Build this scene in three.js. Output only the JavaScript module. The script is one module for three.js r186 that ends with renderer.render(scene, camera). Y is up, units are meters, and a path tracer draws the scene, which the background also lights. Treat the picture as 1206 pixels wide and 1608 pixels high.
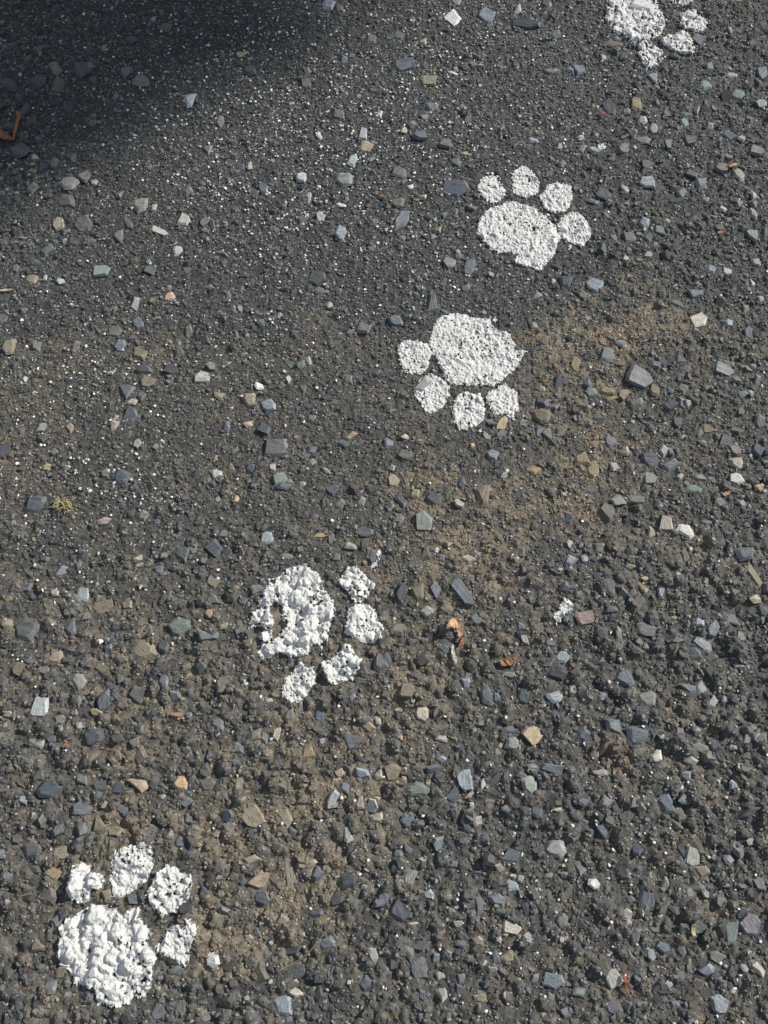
import * as THREE from 'three';
import { ConvexGeometry } from 'three/addons/geometries/ConvexGeometry.js';
import { mergeGeometries } from 'three/addons/utils/BufferGeometryUtils.js';

// ---------------------------------------------------------------- camera, sky, sun, exposure
const scene = new THREE.Scene();
const FOV = 60, TILT = THREE.MathUtils.degToRad(21), DIST = 0.7;           // handheld phone, looking down and a little ahead
const CAM = new THREE.Vector3(0, DIST * Math.cos(TILT), DIST * Math.sin(TILT));
const camera = new THREE.PerspectiveCamera(FOV, 768 / 1024, 0.01, 400);
camera.position.copy(CAM);
camera.lookAt(0, 0, 0);

const SUN_EL = THREE.MathUtils.degToRad(33), SUN_H = new THREE.Vector2(0.862, -0.507).normalize();
const SUN = new THREE.Vector3(SUN_H.x * Math.cos(SUN_EL), Math.sin(SUN_EL), SUN_H.y * Math.cos(SUN_EL));
{
  const W = 256, Hh = 128, data = new Float32Array(W * Hh * 4);
  for (let j = 0; j < Hh; j++) for (let i = 0; i < W; i++) {
    const el = ((j + 0.5) / Hh - 0.5) * Math.PI, s = Math.max(0, Math.sin(el)), f = Math.pow(1 - s, 2.2), o = (j * W + i) * 4;
    const below = el < 0 ? 0.35 : 1;
    data[o] = (0.205 + 0.27 * f) * below; data[o + 1] = (0.25 + 0.26 * f) * below; data[o + 2] = (0.315 + 0.23 * f) * below; data[o + 3] = 1;
  }
  const sky = new THREE.DataTexture(data, W, Hh, THREE.RGBAFormat, THREE.FloatType);
  sky.mapping = THREE.EquirectangularReflectionMapping; sky.magFilter = THREE.LinearFilter; sky.minFilter = THREE.LinearFilter; sky.needsUpdate = true;
  scene.background = sky; scene.environment = sky;
}
const sun = new THREE.DirectionalLight(new THREE.Color(1, 0.96, 0.89), 5);
sun.position.copy(SUN).multiplyScalar(20);
sun.castShadow = true; sun.shadow.radius = 1; sun.shadow.mapSize.set(4096, 4096);
Object.assign(sun.shadow.camera, { left: -1.2, right: 1.2, top: 1.2, bottom: -1.2, near: 1, far: 40 });
scene.add(sun);

const renderer = new THREE.WebGLRenderer({ antialias: true });
renderer.toneMapping = THREE.LinearToneMapping;
renderer.toneMappingExposure = 1.16;
renderer.shadowMap.enabled = true;

// ---------------------------------------------------------------- helpers
function rng(seed) { let s = seed >>> 0; return () => { s = (s + 0x6d2b79f5) | 0; let t = Math.imul(s ^ (s >>> 15), 1 | s); t = (t + Math.imul(t ^ (t >>> 7), 61 | t)) ^ t; return ((t ^ (t >>> 14)) >>> 0) / 4294967296; }; }
const lerp = (a, b, t) => a + (b - a) * t, clamp = (v, a = 0, b = 1) => Math.min(b, Math.max(a, v));
const smooth = (a, b, v) => { const t = clamp((v - a) / (b - a)); return t * t * (3 - 2 * t); };
const hash = (x, y) => { let h = Math.imul(x, 374761393) + Math.imul(y, 668265263) | 0; h = Math.imul(h ^ (h >>> 13), 1274126177); return ((h ^ (h >>> 16)) >>> 0) / 4294967296; };
function noise(x, y) {                                                     // value noise, -1 to 1
  const i = Math.floor(x), j = Math.floor(y), u = x - i, v = y - j, a = u * u * (3 - 2 * u), b = v * v * (3 - 2 * v);
  return 2 * lerp(lerp(hash(i, j), hash(i + 1, j), a), lerp(hash(i, j + 1), hash(i + 1, j + 1), a), b) - 1;
}
const fbm = (x, y, n = 4) => { let s = 0, a = 0.5; for (let k = 0; k < n; k++) { s += a * noise(x, y); x = x * 2.03 + 17.3; y = y * 2.03 - 9.1; a *= 0.5; } return s; };
const TH = Math.tan(THREE.MathUtils.degToRad(FOV / 2));
const UPV = new THREE.Vector3(0, Math.sin(TILT), -Math.cos(TILT)), FWD = new THREE.Vector3(0, -Math.cos(TILT), -Math.sin(TILT));
function at(px, py) {                                                      // where a spot of the photograph lies on the ground, in metres
  const u = (px - 603) / 804 * TH, v = (804 - py) / 804 * TH, d = new THREE.Vector3(u, 0, 0).addScaledVector(UPV, v).add(FWD), t = -CAM.y / d.y;
  return [CAM.x + d.x * t, CAM.z + d.z * t];
}
function mpp(px, py) {                                                     // metres per photograph pixel there: across, and along the ground away from the viewer
  const a = at(px - 1, py), b = at(px + 1, py), c = at(px, py - 1), d = at(px, py + 1);
  return [(b[0] - a[0]) / 2, (d[1] - c[1]) / 2];
}
const names = new Map();
const numbered = (n) => { const k = names.get(n) ?? 0; names.set(n, k + 1); return k ? n + '_' + String(k).padStart(3, '0') : n; };
function addMesh(name, geo, mat, parent = scene) { const m = new THREE.Mesh(geo, mat); m.name = numbered(name); m.castShadow = m.receiveShadow = true; parent.add(m); return m; }
function tag(o, label, category, group) { o.userData.label = label; o.userData.category = category; if (group) o.userData.group = group; return o; }
function makeTexture(n, fn, srgb) {
  const d = new Uint8Array(n * n * 4);
  for (let j = 0; j < n; j++) for (let i = 0; i < n; i++) { const c = fn(i, j); const o = (j * n + i) * 4; d[o] = clamp(c[0]) * 255; d[o + 1] = clamp(c[1]) * 255; d[o + 2] = clamp(c[2]) * 255; d[o + 3] = 255; }
  const t = new THREE.DataTexture(d, n, n); t.wrapS = t.wrapT = THREE.RepeatWrapping; t.magFilter = t.minFilter = THREE.LinearFilter; if (srgb) t.colorSpace = THREE.SRGBColorSpace; t.needsUpdate = true; return t;
}

// ---------------------------------------------------------------- what lies where (read off the photograph, then laid on the ground in metres)
const poly = (ox, oz, k, list) => list.map(([x, y]) => at(ox + x / k, oz + y / k));
// outlines of the painted paw prints: [origin of the zoomed crop, its scale], then main pad and toes
const PAWS = [
  { label: 'white painted paw print nearest the viewer, toes up, with thick lumpy paint over coarse stones', grain: 'coarse', o: [80, 1310, 4.307], pad: [[110, 560], [180, 540], [230, 500], [290, 470], [370, 470], [420, 490], [460, 500], [480, 545], [530, 515], [600, 480], [600, 560], [640, 600], [680, 640], [690, 680], [650, 720], [700, 780], [720, 850], [690, 900], [700, 970], [680, 1040], [640, 1090], [600, 1110], [560, 1090], [540, 1150], [490, 1165], [400, 1155], [320, 1150], [300, 1060], [240, 1030], [160, 1010], [130, 930], [60, 880], [45, 800], [60, 700], [55, 640]],
    toes: [[[105, 380], [130, 300], [150, 220], [210, 190], [270, 210], [290, 260], [350, 270], [365, 320], [330, 370], [270, 390], [270, 430], [220, 475], [170, 460], [120, 430]],
      [[395, 310], [410, 240], [420, 150], [450, 100], [530, 75], [640, 50], [690, 100], [700, 180], [670, 260], [640, 330], [600, 360], [540, 390], [490, 430], [430, 460], [420, 370]],
      [[650, 410], [700, 310], [720, 250], [790, 210], [850, 230], [900, 260], [950, 280], [960, 350], [940, 430], [880, 480], [850, 530], [760, 555], [690, 500]],
      [[780, 640], [850, 610], [890, 640], [960, 600], [1000, 640], [970, 720], [940, 780], [940, 870], [900, 900], [860, 850], [800, 840], [770, 790], [720, 800], [705, 760], [760, 700]]] },
  { label: 'white painted paw print with a bare hole in its pad and toes to the right', grain: 'coarse', o: [370, 860, 4.824], pad: [[235, 290], [250, 235], [340, 210], [370, 170], [440, 150], [540, 125], [560, 165], [620, 190], [660, 240], [665, 300], [690, 350], [740, 400], [755, 460], [740, 530], [715, 600], [700, 690], [650, 725], [580, 735], [560, 790], [480, 835], [400, 820], [330, 800], [270, 830], [210, 840], [170, 800], [200, 740], [240, 720], [165, 680], [210, 640], [290, 610], [220, 612], [150, 590], [100, 630], [90, 590], [130, 480], [180, 450], [165, 410], [200, 370], [190, 345]],
    hole: [[255, 440], [300, 415], [345, 445], [350, 520], [390, 575], [340, 640], [300, 690], [265, 720], [290, 640], [290, 560]],
    toes: [[[800, 210], [850, 140], [920, 145], [980, 190], [1030, 250], [1070, 270], [1030, 330], [990, 380], [940, 420], [900, 410], [870, 380], [840, 320], [780, 280]],
      [[820, 600], [850, 520], [860, 460], [920, 425], [1000, 425], [1060, 470], [1080, 540], [1125, 610], [1100, 690], [1040, 730], [960, 720], [880, 680], [830, 650]],
      [[640, 870], [700, 850], [760, 830], [800, 790], [800, 735], [870, 740], [890, 790], [960, 850], [950, 890], [920, 950], [900, 1000], [820, 1010], [760, 1040], [710, 1030], [680, 970]],
      [[345, 1100], [370, 990], [420, 950], [450, 900], [500, 860], [540, 910], [590, 900], [610, 980], [600, 1040], [550, 1100], [510, 1160], [430, 1165], [370, 1140]]] },
  { label: 'white painted paw print with toes pointing down and a blue stone bedded in one toe', grain: 'fine', o: [610, 480, 5.243], pad: [[335, 310], [350, 230], [370, 180], [400, 120], [450, 90], [510, 70], [570, 65], [640, 75], [690, 100], [760, 100], [840, 110], [860, 170], [920, 215], [1000, 225], [1010, 270], [1050, 320], [1030, 370], [1100, 370], [1150, 375], [1120, 400], [1080, 460], [1040, 530], [980, 580], [930, 630], [860, 665], [780, 655], [690, 660], [600, 645], [510, 655], [470, 600], [440, 530], [400, 450], [375, 400]],
    toes: [[[80, 330], [130, 295], [180, 280], [240, 290], [270, 300], [330, 312], [370, 380], [340, 450], [325, 500], [270, 565], [210, 555], [150, 550], [110, 500], [80, 440]],
      [[270, 590], [340, 565], [420, 580], [460, 620], [500, 660], [500, 740], [470, 800], [430, 850], [350, 890], [300, 860], [250, 790], [215, 740], [225, 680]],
      [[540, 780], [580, 730], [640, 710], [700, 730], [750, 720], [780, 790], [800, 850], [790, 940], [730, 990], [650, 1020], [580, 1020], [540, 950], [520, 880]],
      [[830, 700], [880, 680], [960, 640], [1000, 680], [1060, 710], [1070, 800], [1070, 860], [1020, 890], [1050, 950], [1000, 930], [950, 890], [880, 900], [830, 840], [800, 780]]] },
  { label: 'white painted paw print with finely pitted paint, toes up and to the right', grain: 'fine', o: [730, 250, 5.48], pad: [[105, 560], [150, 470], [230, 415], [320, 400], [340, 375], [430, 365], [500, 390], [580, 410], [640, 455], [700, 500], [760, 560], [800, 620], [830, 680], [790, 740], [795, 770], [750, 850], [690, 915], [660, 945], [595, 960], [570, 915], [555, 905], [520, 930], [440, 890], [430, 860], [450, 820], [400, 790], [350, 800], [290, 805], [220, 770], [160, 700], [110, 640]],
    toes: [[[105, 235], [150, 160], [210, 140], [270, 150], [300, 200], [350, 270], [345, 320], [300, 365], [240, 380], [190, 355], [130, 305]],
      [[395, 120], [440, 90], [490, 65], [545, 75], [600, 130], [650, 215], [630, 280], [590, 320], [535, 345], [480, 325], [420, 290], [400, 230], [420, 200]],
      [[630, 320], [690, 270], [700, 230], [770, 210], [850, 215], [905, 240], [930, 310], [910, 400], [870, 450], [800, 475], [730, 455], [680, 420], [660, 360]],
      [[790, 560], [850, 490], [900, 460], [970, 465], [1030, 500], [1060, 560], [1095, 640], [1080, 680], [1030, 740], [960, 740], [890, 710], [840, 680], [810, 640]]] },
  { label: 'white painted paw print farthest off, cut by the frame, paint broken up over angular stones', grain: 'broken', o: [930, 0, 6.03], pad: [[150, 10], [160, -100], [260, -180], [420, -200], [560, -130], [640, -40], [620, 40], [650, 100], [680, 160], [690, 240], [660, 320], [600, 360], [540, 385], [470, 380], [430, 420], [370, 430], [330, 380], [280, 330], [200, 300], [150, 230], [120, 160], [130, 90]],
    toes: [[[415, 450], [470, 400], [500, 390], [560, 410], [640, 470], [700, 540], [660, 580], [620, 620], [550, 650], [490, 630], [450, 570], [430, 510]],
      [[640, 390], [700, 340], [780, 310], [870, 300], [900, 340], [950, 370], [960, 420], [990, 480], [930, 530], [860, 520], [780, 490], [690, 440]],
      [[810, 240], [850, 200], [830, 120], [900, 110], [980, 110], [1050, 170], [1095, 240], [1060, 290], [1000, 320], [930, 290], [860, 270]],
      [[730, 20], [760, -40], [860, -90], [960, -40], [950, 20], [890, 70], [800, 60]]] },
];
for (const p of PAWS) {
  p.padW = poly(...p.o, p.pad); p.toesW = p.toes.map((t) => poly(...p.o, t)); p.holeW = p.hole && poly(...p.o, p.hole);
}
// loose spots of the same paint: photograph x, y, outline half sizes, turn
const SPLASH = [
  ['thick white curl of spilt paint above the toes of the holed paw print', [[584, 886], [590, 872], [593, 862], [597, 863], [598, 874], [594, 884], [588, 889], [583, 891]]],
  ['two-lobed white paint splash beside a pink stone on the asphalt', [[869, 972], [868, 964], [877, 960], [881, 950], [886, 941], [893, 940], [900, 950], [899, 961], [893, 962], [886, 962], [880, 976], [874, 980]]],
  ['white paint blob to the right of the nearest paw print', [[324, 1508], [328, 1498], [336, 1496], [342, 1504], [338, 1515], [330, 1519], [323, 1516]]],
  ['small white paint drip below the finely pitted paw print', [[890, 386], [893, 383], [898, 384], [899, 389], [894, 391]]],
  ['small jagged paint fleck left of and below the holed paw print', [[382, 1068], [386, 1068], [390, 1074], [388, 1080], [384, 1078], [381, 1073]]],
  ['white paint fleck on a blue stone above and right of the finely pitted paw print', [[940, 227], [946, 226], [952, 231], [950, 236], [945, 234], [942, 238], [938, 234]]],
  ['white paint fleck on a stone by the downward-pointing paw print', [[772, 501], [776, 497], [782, 504], [778, 507]]],
  ['tiny paint drip above the toes of the nearest paw print', [[292, 1444], [297, 1440], [302, 1444], [300, 1449], [294, 1449]]],
];
for (const s of SPLASH) s[2] = s[1].map(([x, y]) => at(x, y));
function sdf(P, x, z) {                                                    // signed distance to an outline, negative inside
  let d = 1e9, inside = false;
  for (let i = 0, j = P.length - 1; i < P.length; j = i++) {
    const [ax, az] = P[j], [bx, bz] = P[i], ex = bx - ax, ez = bz - az, wx = x - ax, wz = z - az, t = clamp((wx * ex + wz * ez) / (ex * ex + ez * ez + 1e-12)), dx = wx - ex * t, dz = wz - ez * t;
    d = Math.min(d, dx * dx + dz * dz);
    if ((az > z) !== (bz > z) && x < (bx - ax) * (z - az) / (bz - az) + ax) inside = !inside;
  }
  return inside ? -Math.sqrt(d) : Math.sqrt(d);
}
const OUTLINES = [...PAWS.flatMap((p) => [p.padW, ...p.toesW]), ...SPLASH.map((s) => s[2])].map((P) => ({ P, x0: Math.min(...P.map((q) => q[0])) - 0.004, x1: Math.max(...P.map((q) => q[0])) + 0.004, z0: Math.min(...P.map((q) => q[1])) - 0.004, z1: Math.max(...P.map((q) => q[1])) + 0.004 }));
function paintDist(x, z) { let d = 1; for (const o of OUTLINES) if (x > o.x0 && x < o.x1 && z > o.z0 && z < o.z1) d = Math.min(d, sdf(o.P, x, z)); return d; }

// silt washed into the surface: photograph x, y, radius, amount
const SILT = [[1060, 506, 60, 1.5], [1000, 512, 45, 1.5], [950, 520, 50, 1.3], [880, 540, 55, .8], [960, 590, 65, .6], [905, 650, 60, .4], [935, 725, 50, 1.2], [880, 790, 60, 1.0], [795, 885, 42, 1.5], [800, 835, 65, .6], [720, 805, 80, .7], [650, 770, 90, .45], [700, 880, 80, .65], [750, 945, 60, .7], [660, 1000, 90, .65], [570, 1080, 100, .45], [500, 1200, 110, .6], [560, 1250, 75, .75], [520, 1330, 65, .85], [465, 1400, 75, .85], [400, 1450, 80, .9], [340, 1480, 65, .9], [200, 1250, 120, .38], [300, 1150, 120, .34], [100, 1300, 130, .25], [100, 1060, 110, .25], [30, 740, 50, .8], [100, 793, 22, 1.1], [250, 1030, 100, .25], [40, 1500, 120, .2], [320, 1360, 80, .35], [430, 1000, 90, .3], [620, 1130, 80, .5], [1060, 1115, 60, .35], [230, 520, 60, .25], [500, 530, 60, .3], [400, 1300, 90, .5], [100, 1420, 120, .2]].map(([x, y, r, a]) => [...at(x, y), r * mpp(x, y)[0], a]);
const RUST = [[950, 1185, 42, 1], [985, 1195, 26, .8], [780, 1568, 22, .9], [690, 1470, 20, .5], [1090, 1585, 18, .5]].map(([x, y, r, a]) => [...at(x, y), r * mpp(x, y)[0], a]);
const blobs = (L, x, z) => { let s = 0; for (const [bx, bz, r, a] of L) { const d = ((x - bx) ** 2 + (z - bz) ** 2) / (r * r); if (d < 4) s += a * Math.exp(-d * 1.3); } return s; };
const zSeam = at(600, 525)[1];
function silt(x, z) {
  const edge = zSeam + 0.012 * fbm(x * 22, 3.7) + 0.004 * noise(x * 160, z * 160);
  const wide = z > edge ? 0.23 + 0.18 * fbm(x * 9 + 4, z * 9) : 0.03;
  const s = wide + 0.85 * blobs(SILT, x + 0.022 * noise(x * 26, z * 26) + 0.008 * noise(x * 90, z * 90), z + 0.022 * noise(x * 26 + 50, z * 26) + 0.008 * noise(x * 90 + 5, z * 90));
  const g = smooth(-0.28, 0.3, fbm(x * 120 + 9, z * 120, 3)), q = smooth(-0.5, 0.6, noise(x * 38 - 7, z * 38));
  return clamp(s * (0.26 + 1.3 * g * (0.4 + 0.8 * q)));
}
const coarse = (x, z) => clamp(smooth(zSeam - 0.02, zSeam + 0.35, z + 0.04 * noise(x * 8, z * 8)) * lerp(1, 0.72, smooth(-0.02, 0.2, x)) + 0.8 * smooth(-0.2, -0.36, x - 0.1 * (z + 0.3)) * smooth(-0.12, -0.3, z) + 0.5 * smooth(0.08, 0.24, x + 0.05 * noise(x * 9, z * 9)), 0.22, 1);

// ---------------------------------------------------------------- stones that stand out in the photograph
// per tile of 300 x 400 pixels, seen four times enlarged: x, y, length, width, turn, rock letters
const TILES = {
  '0,0': '180,370,60,50,20,g;350,430,110,60,50,g;370,535,100,85,80,g;240,510,120,90,10,d;60,525,130,70,45,d;520,440,110,100,70,d;570,420,60,40,45,g;800,450,80,70,0,b;890,510,110,90,0,g;655,300,40,50,0,kt;830,250,90,50,20,d;735,610,60,55,0,b;1050,170,70,60,20,g;160,690,110,60,100,d;430,680,80,80,60,d;1200,640,90,80,80,B;60,800,100,60,0,d;130,960,120,110,20,d;225,995,40,50,0,tl;280,1060,70,80,0,d;350,1030,60,70,0,g;440,1000,90,70,0,d;440,1165,130,90,10,gl;540,1125,80,80,0,g;600,1160,50,40,0,l;420,1280,130,90,10,g;210,1190,80,80,0,g;370,1405,120,70,80,tl;530,1420,110,110,20,g;890,1300,110,90,-20,gl;805,1400,120,40,55,g;1010,1465,120,40,25,l;1165,1390,80,70,0,l;975,1320,40,40,0,l;755,1230,50,60,0,g;580,785,60,50,0,g;300,1580,90,70,0,b;750,1500,60,90,0,g;1125,1590,70,60,0,Bl;1190,1215,60,60,0,g',
  '300,0': '870,30,90,80,-20,B;940,60,50,50,0,g;1140,245,60,70,0,g;965,385,50,55,0,b;315,345,55,45,-20,ty;370,450,85,65,0,d;735,465,45,60,0,g;730,530,60,60,0,g;100,950,60,65,0,b;370,1045,60,35,90,l;185,770,50,80,0,g;930,725,85,65,0,v;1085,845,80,50,85,Bl;1105,930,75,75,20,tp;1025,1010,60,90,20,Bn;970,1135,110,105,-20,nl;695,1125,75,70,30,B;460,1190,60,70,-10,bd;745,1255,80,32,90,nl;700,1385,70,60,-15,g;820,1370,60,60,0,l;945,1295,70,28,35,w;945,1475,80,100,0,bB;90,1410,70,70,20,g;1140,1005,50,60,0,n;810,860,50,50,0,l;1190,725,45,50,0,l;310,1055,60,50,0,b;135,1430,40,60,0,g',
  '600,0': '445,120,105,108,15,Bw;660,105,110,100,10,b;465,20,70,50,0,lg;855,75,70,35,-55,l;905,160,190,60,0,d;1035,20,75,60,0,d;1095,225,70,80,20,bd;105,220,70,55,20,b;255,270,55,45,0,tl;140,415,130,75,-8,b;290,510,100,80,10,gt;455,463,80,20,5,w;310,680,90,60,0,b;270,745,60,35,0,g;190,785,60,55,0,b;140,820,45,50,0,tl;245,860,95,85,-30,b;405,910,70,65,20,db;520,975,60,35,10,t;460,1025,75,65,0,bd;110,1090,95,65,10,dg;470,1195,160,88,10,bd;255,1245,55,45,30,tl;180,1185,40,35,0,w;120,1400,150,70,-60,b;100,1285,80,60,0,g;460,1335,40,60,0,b;345,1450,60,50,20,tg;325,1490,50,50,0,b;570,1310,70,30,10,g;480,1590,50,50,0,g;960,885,70,40,5,bB;1120,930,35,35,0,l;1190,440,60,60,0,b;1060,455,80,40,0,g;1150,330,50,40,0,g;130,1510,50,60,0,b;300,1370,60,50,0,d;840,915,40,45,0,b;570,405,70,40,0,bd',
  '900,0': '435,40,150,80,12,Bw;255,280,110,40,0,td;275,240,60,40,0,b;195,365,45,45,0,lg;315,360,50,45,0,g;35,435,90,80,-15,b;230,680,110,75,80,d;400,650,70,70,0,t;335,700,60,50,0,g;440,760,55,60,0,l;500,490,70,65,20,b;860,425,60,65,0,b;970,435,60,35,0,b;1000,470,90,35,-10,ln;835,545,80,55,0,n;1040,600,85,75,-40,n;1185,665,70,50,0,nB;1190,470,60,80,0,b;790,250,80,70,20,v;985,200,50,45,0,b;720,725,75,45,0,nd;700,780,60,60,0,n;775,700,45,55,0,lg;505,820,55,80,0,gl;980,865,100,70,25,b;1060,885,50,50,0,tl;1155,960,90,70,30,g;985,995,65,50,0,b;430,895,120,50,0,g;315,950,70,80,20,g;55,945,55,45,10,lg;45,865,50,50,0,l;740,890,80,60,0,g;600,920,50,60,0,b;130,950,90,45,10,bB;745,1105,80,65,0,bd;805,1160,80,75,0,b;465,1155,95,75,10,bB;540,1185,60,80,20,dg;685,1220,75,75,10,b;190,1230,90,80,50,d;335,1200,75,35,45,lg;440,1415,85,80,0,b;540,1455,80,70,0,db;595,1400,40,40,0,tl;1140,1490,110,85,90,bB;925,1440,70,60,-20,bd;1140,1355,75,55,80,l;1140,1240,50,60,0,lg;1045,1105,80,85,-10,lg;930,1070,80,60,20,g;470,1505,80,70,0,gd;360,1500,80,70,0,g;190,1560,50,80,0,d;835,1260,45,35,0,l;945,1315,60,45,0,tl;860,800,50,45,0,pg;80,1005,50,50,0,g;120,1270,90,40,20,bd',
  '0,400': '640,105,115,75,0,Bn;200,155,90,65,0,tg;285,150,30,30,0,l;105,85,40,50,0,g;390,168,65,40,0,B;950,105,80,60,0,db;855,315,90,60,85,wB;1070,270,80,55,-20,op;1070,210,30,30,0,nl;870,430,80,85,0,bd;730,480,90,70,0,g;1190,490,90,50,90,g;55,580,80,100,0,tg;230,575,70,80,0,g;755,570,80,80,0,b;880,620,95,80,10,tg;910,720,110,60,5,gd;930,800,90,70,20,tg;790,850,100,90,30,dv;830,925,75,40,5,lt;890,890,60,70,0,g;825,1005,90,100,0,vb;440,1085,80,45,70,gt;715,1085,80,60,-70,tpl;260,1085,70,50,0,l;770,1395,125,105,0,bd;660,1375,60,60,0,g;340,1235,55,55,0,g;290,1335,60,50,0,t;225,1570,120,110,0,bd;265,1150,90,60,0,g;870,1190,50,65,10,lg;985,1205,45,60,0,g;695,740,70,30,5,l;480,575,60,70,0,g;1085,720,100,70,20,d;1130,610,60,90,0,dg;20,1240,60,90,0,d;160,785,40,40,0,l',
  '300,400': '75,765,100,75,5,lw;435,830,75,45,10,w;485,945,110,85,10,bB;365,915,80,90,0,tg;130,700,70,60,-20,bg;440,425,60,65,0,bd;235,265,65,45,80,b;265,340,40,40,0,lg;310,340,50,50,0,b;560,385,40,45,0,l;1090,465,90,70,10,vg;905,565,80,60,-15,ng;690,700,60,65,5,nd;740,675,60,40,75,ln;615,785,55,35,75,l;800,150,100,80,20,gd;820,230,90,50,10,g;880,320,40,55,10,gl;930,240,50,45,0,b;460,1095,85,80,0,bd;220,1085,80,50,80,b;545,1215,150,125,10,gd;605,1270,50,35,0,db;765,1230,70,55,0,bd;960,1185,80,60,0,bd;1010,1140,90,60,0,t;165,1380,75,60,-10,l;255,1340,40,60,0,tg;375,1340,70,60,10,db;515,1340,50,35,90,l;560,1410,90,80,-20,gn;850,1360,70,30,40,lg;770,1305,50,45,0,lg;760,1025,60,45,0,g;890,1480,90,70,10,vd;940,1565,70,70,20,g;1075,1550,55,60,10,lg;290,1540,40,45,0,o;155,1275,30,40,0,ty;590,1460,100,50,0,db;700,1445,50,35,0,l;1170,740,60,50,0,bd;990,780,60,60,0,gd;100,210,80,35,0,g;180,885,80,60,10,gt;370,1060,90,50,0,tp;275,1230,50,50,0,g',
  '600,400': '430,45,85,80,-20,gv;480,5,50,40,0,lg;550,75,110,70,100,bd;690,115,40,60,0,bB;525,210,60,55,10,bg;320,315,135,72,98,b;85,420,105,70,20,b;1155,175,75,75,10,bd;1085,160,40,40,0,lg;985,250,50,45,0,lb;645,360,45,40,0,g;260,820,110,65,-55,Bw;760,1060,105,60,-58,ty;680,1050,100,45,62,b;730,1140,40,45,0,b;660,1145,70,28,60,lg;150,1145,65,40,0,lt;50,1190,75,70,0,b;575,1200,45,35,0,o;700,1260,85,75,5,bB;145,1260,90,70,0,g;1010,920,85,60,20,bd;1085,950,75,50,15,b;1010,1015,120,90,0,tg;990,1120,90,60,90,db;1040,1130,70,80,0,g;1130,1110,70,70,20,tg;885,1060,50,50,0,g;960,1355,80,55,20,tk;640,1520,140,108,80,gt;500,1440,75,60,90,bd;335,1540,90,80,45,dg;75,1420,75,85,0,tg;65,1340,40,40,0,l;490,1570,90,60,0,lg;120,1540,110,80,90,dv;1115,800,60,80,0,bd;1010,845,50,40,0,lt;925,780,60,70,20,dg;960,450,60,50,0,g;770,1390,50,40,0,lg;205,1500,70,60,0,gt;165,395,50,35,0,b;915,600,110,30,-15,bd',
  '900,400': '135,185,95,85,40,bB;330,25,45,40,0,tl;470,5,70,30,0,n;870,95,75,65,-15,bB;970,110,70,50,100,l;1150,45,65,50,15,gl;1135,185,40,40,0,l;765,255,100,60,0,bd;650,310,90,45,25,bd;800,415,110,75,-20,wt;985,430,65,50,0,bB;1110,490,75,60,70,b;1095,345,55,60,10,g;920,300,60,50,0,nd;1185,285,50,40,0,nl;300,565,75,60,0,bv;220,630,90,95,10,gn;680,650,80,90,10,d;420,780,165,125,35,gb;515,850,75,80,-10,tg;690,845,70,70,20,g;610,845,40,60,0,bd;955,720,130,78,32,b;1030,780,70,50,10,bg;1075,875,75,60,10,nb;1130,865,60,50,-20,n;1165,790,60,80,0,bd;1145,695,45,60,0,bg;610,950,85,65,-20,bd;690,940,80,50,90,bg;730,940,60,50,0,lg;210,855,100,50,0,t;320,880,70,80,20,tg;115,865,80,60,-10,bg;85,810,50,50,0,b;410,925,70,60,10,ng;245,905,90,35,0,t;865,1090,100,65,10,tg;235,1170,100,90,40,gb;320,1240,75,60,-10,tl;175,1040,80,45,0,nd;970,1170,90,90,0,bv;1170,1235,75,85,10,bv;1040,1310,105,95,0,lt;1040,1410,95,70,20,w;490,1290,120,120,0,vd;620,1320,130,85,5,b;570,1235,80,50,-60,lg;620,1235,70,35,90,bg;490,1410,85,80,10,ng;765,1475,105,60,15,n;800,1395,90,40,0,bg;685,1395,60,35,-25,lt;290,1550,100,75,20,lb;400,1540,110,60,10,g;125,1475,110,60,-30,db;265,1335,60,60,0,pl;130,1350,120,80,90,t;1180,1460,70,60,20,to;930,1560,80,60,0,bg;1180,1050,100,70,90,bg;1060,980,45,60,0,g;1040,1100,80,50,20,g;820,1180,60,50,0,g;60,1280,100,100,0,t;15,690,90,60,90,t;520,700,80,60,0,bd;165,730,60,50,30,g;1070,1570,60,60,0,g;660,1050,80,50,90,gd',
  '0,800': '665,75,90,50,-5,pg;905,35,80,75,-20,gl;985,75,50,40,0,b;395,385,90,60,5,bB;500,350,65,40,90,g;465,330,50,30,90,g;870,305,65,45,0,lt;1040,285,70,50,110,gt;1000,380,60,70,0,b;1150,270,110,100,30,bg;165,485,85,65,-10,bg;345,525,60,50,20,pg;520,535,95,80,90,nB;170,755,165,160,0,dg;50,715,90,70,0,tg;450,755,100,90,50,db;375,580,80,50,0,g;640,610,130,90,0,tg;805,590,80,70,50,tg;640,825,60,35,-55,w;680,865,60,60,0,b;760,945,90,60,20,g;360,930,100,80,10,tp;120,1010,90,90,0,tg;500,1085,110,85,70,gl;660,1205,150,95,95,bdv;640,1000,110,70,15,tg;865,1165,100,100,10,gd;1035,1080,100,70,80,gb;1110,1180,80,80,0,gb;1130,740,150,120,10,gn;1030,860,100,80,90,bd;900,890,170,140,45,tg;245,1250,140,118,80,Bl;370,1320,75,75,0,g;490,1205,80,40,80,g;55,1290,80,50,0,lt;615,1280,90,45,10,t;500,1365,50,50,0,lB;590,1435,110,100,0,bd;320,1450,70,60,0,bd;240,1480,70,60,0,lg;875,1385,80,80,10,bg;850,1470,80,70,0,g;1190,1290,70,50,90,b;1170,1520,80,70,20,gd;545,660,90,60,90,g;285,1020,70,60,90,g;65,570,60,50,0,tg;755,1060,80,50,80,bd;680,460,30,30,0,l',
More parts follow.
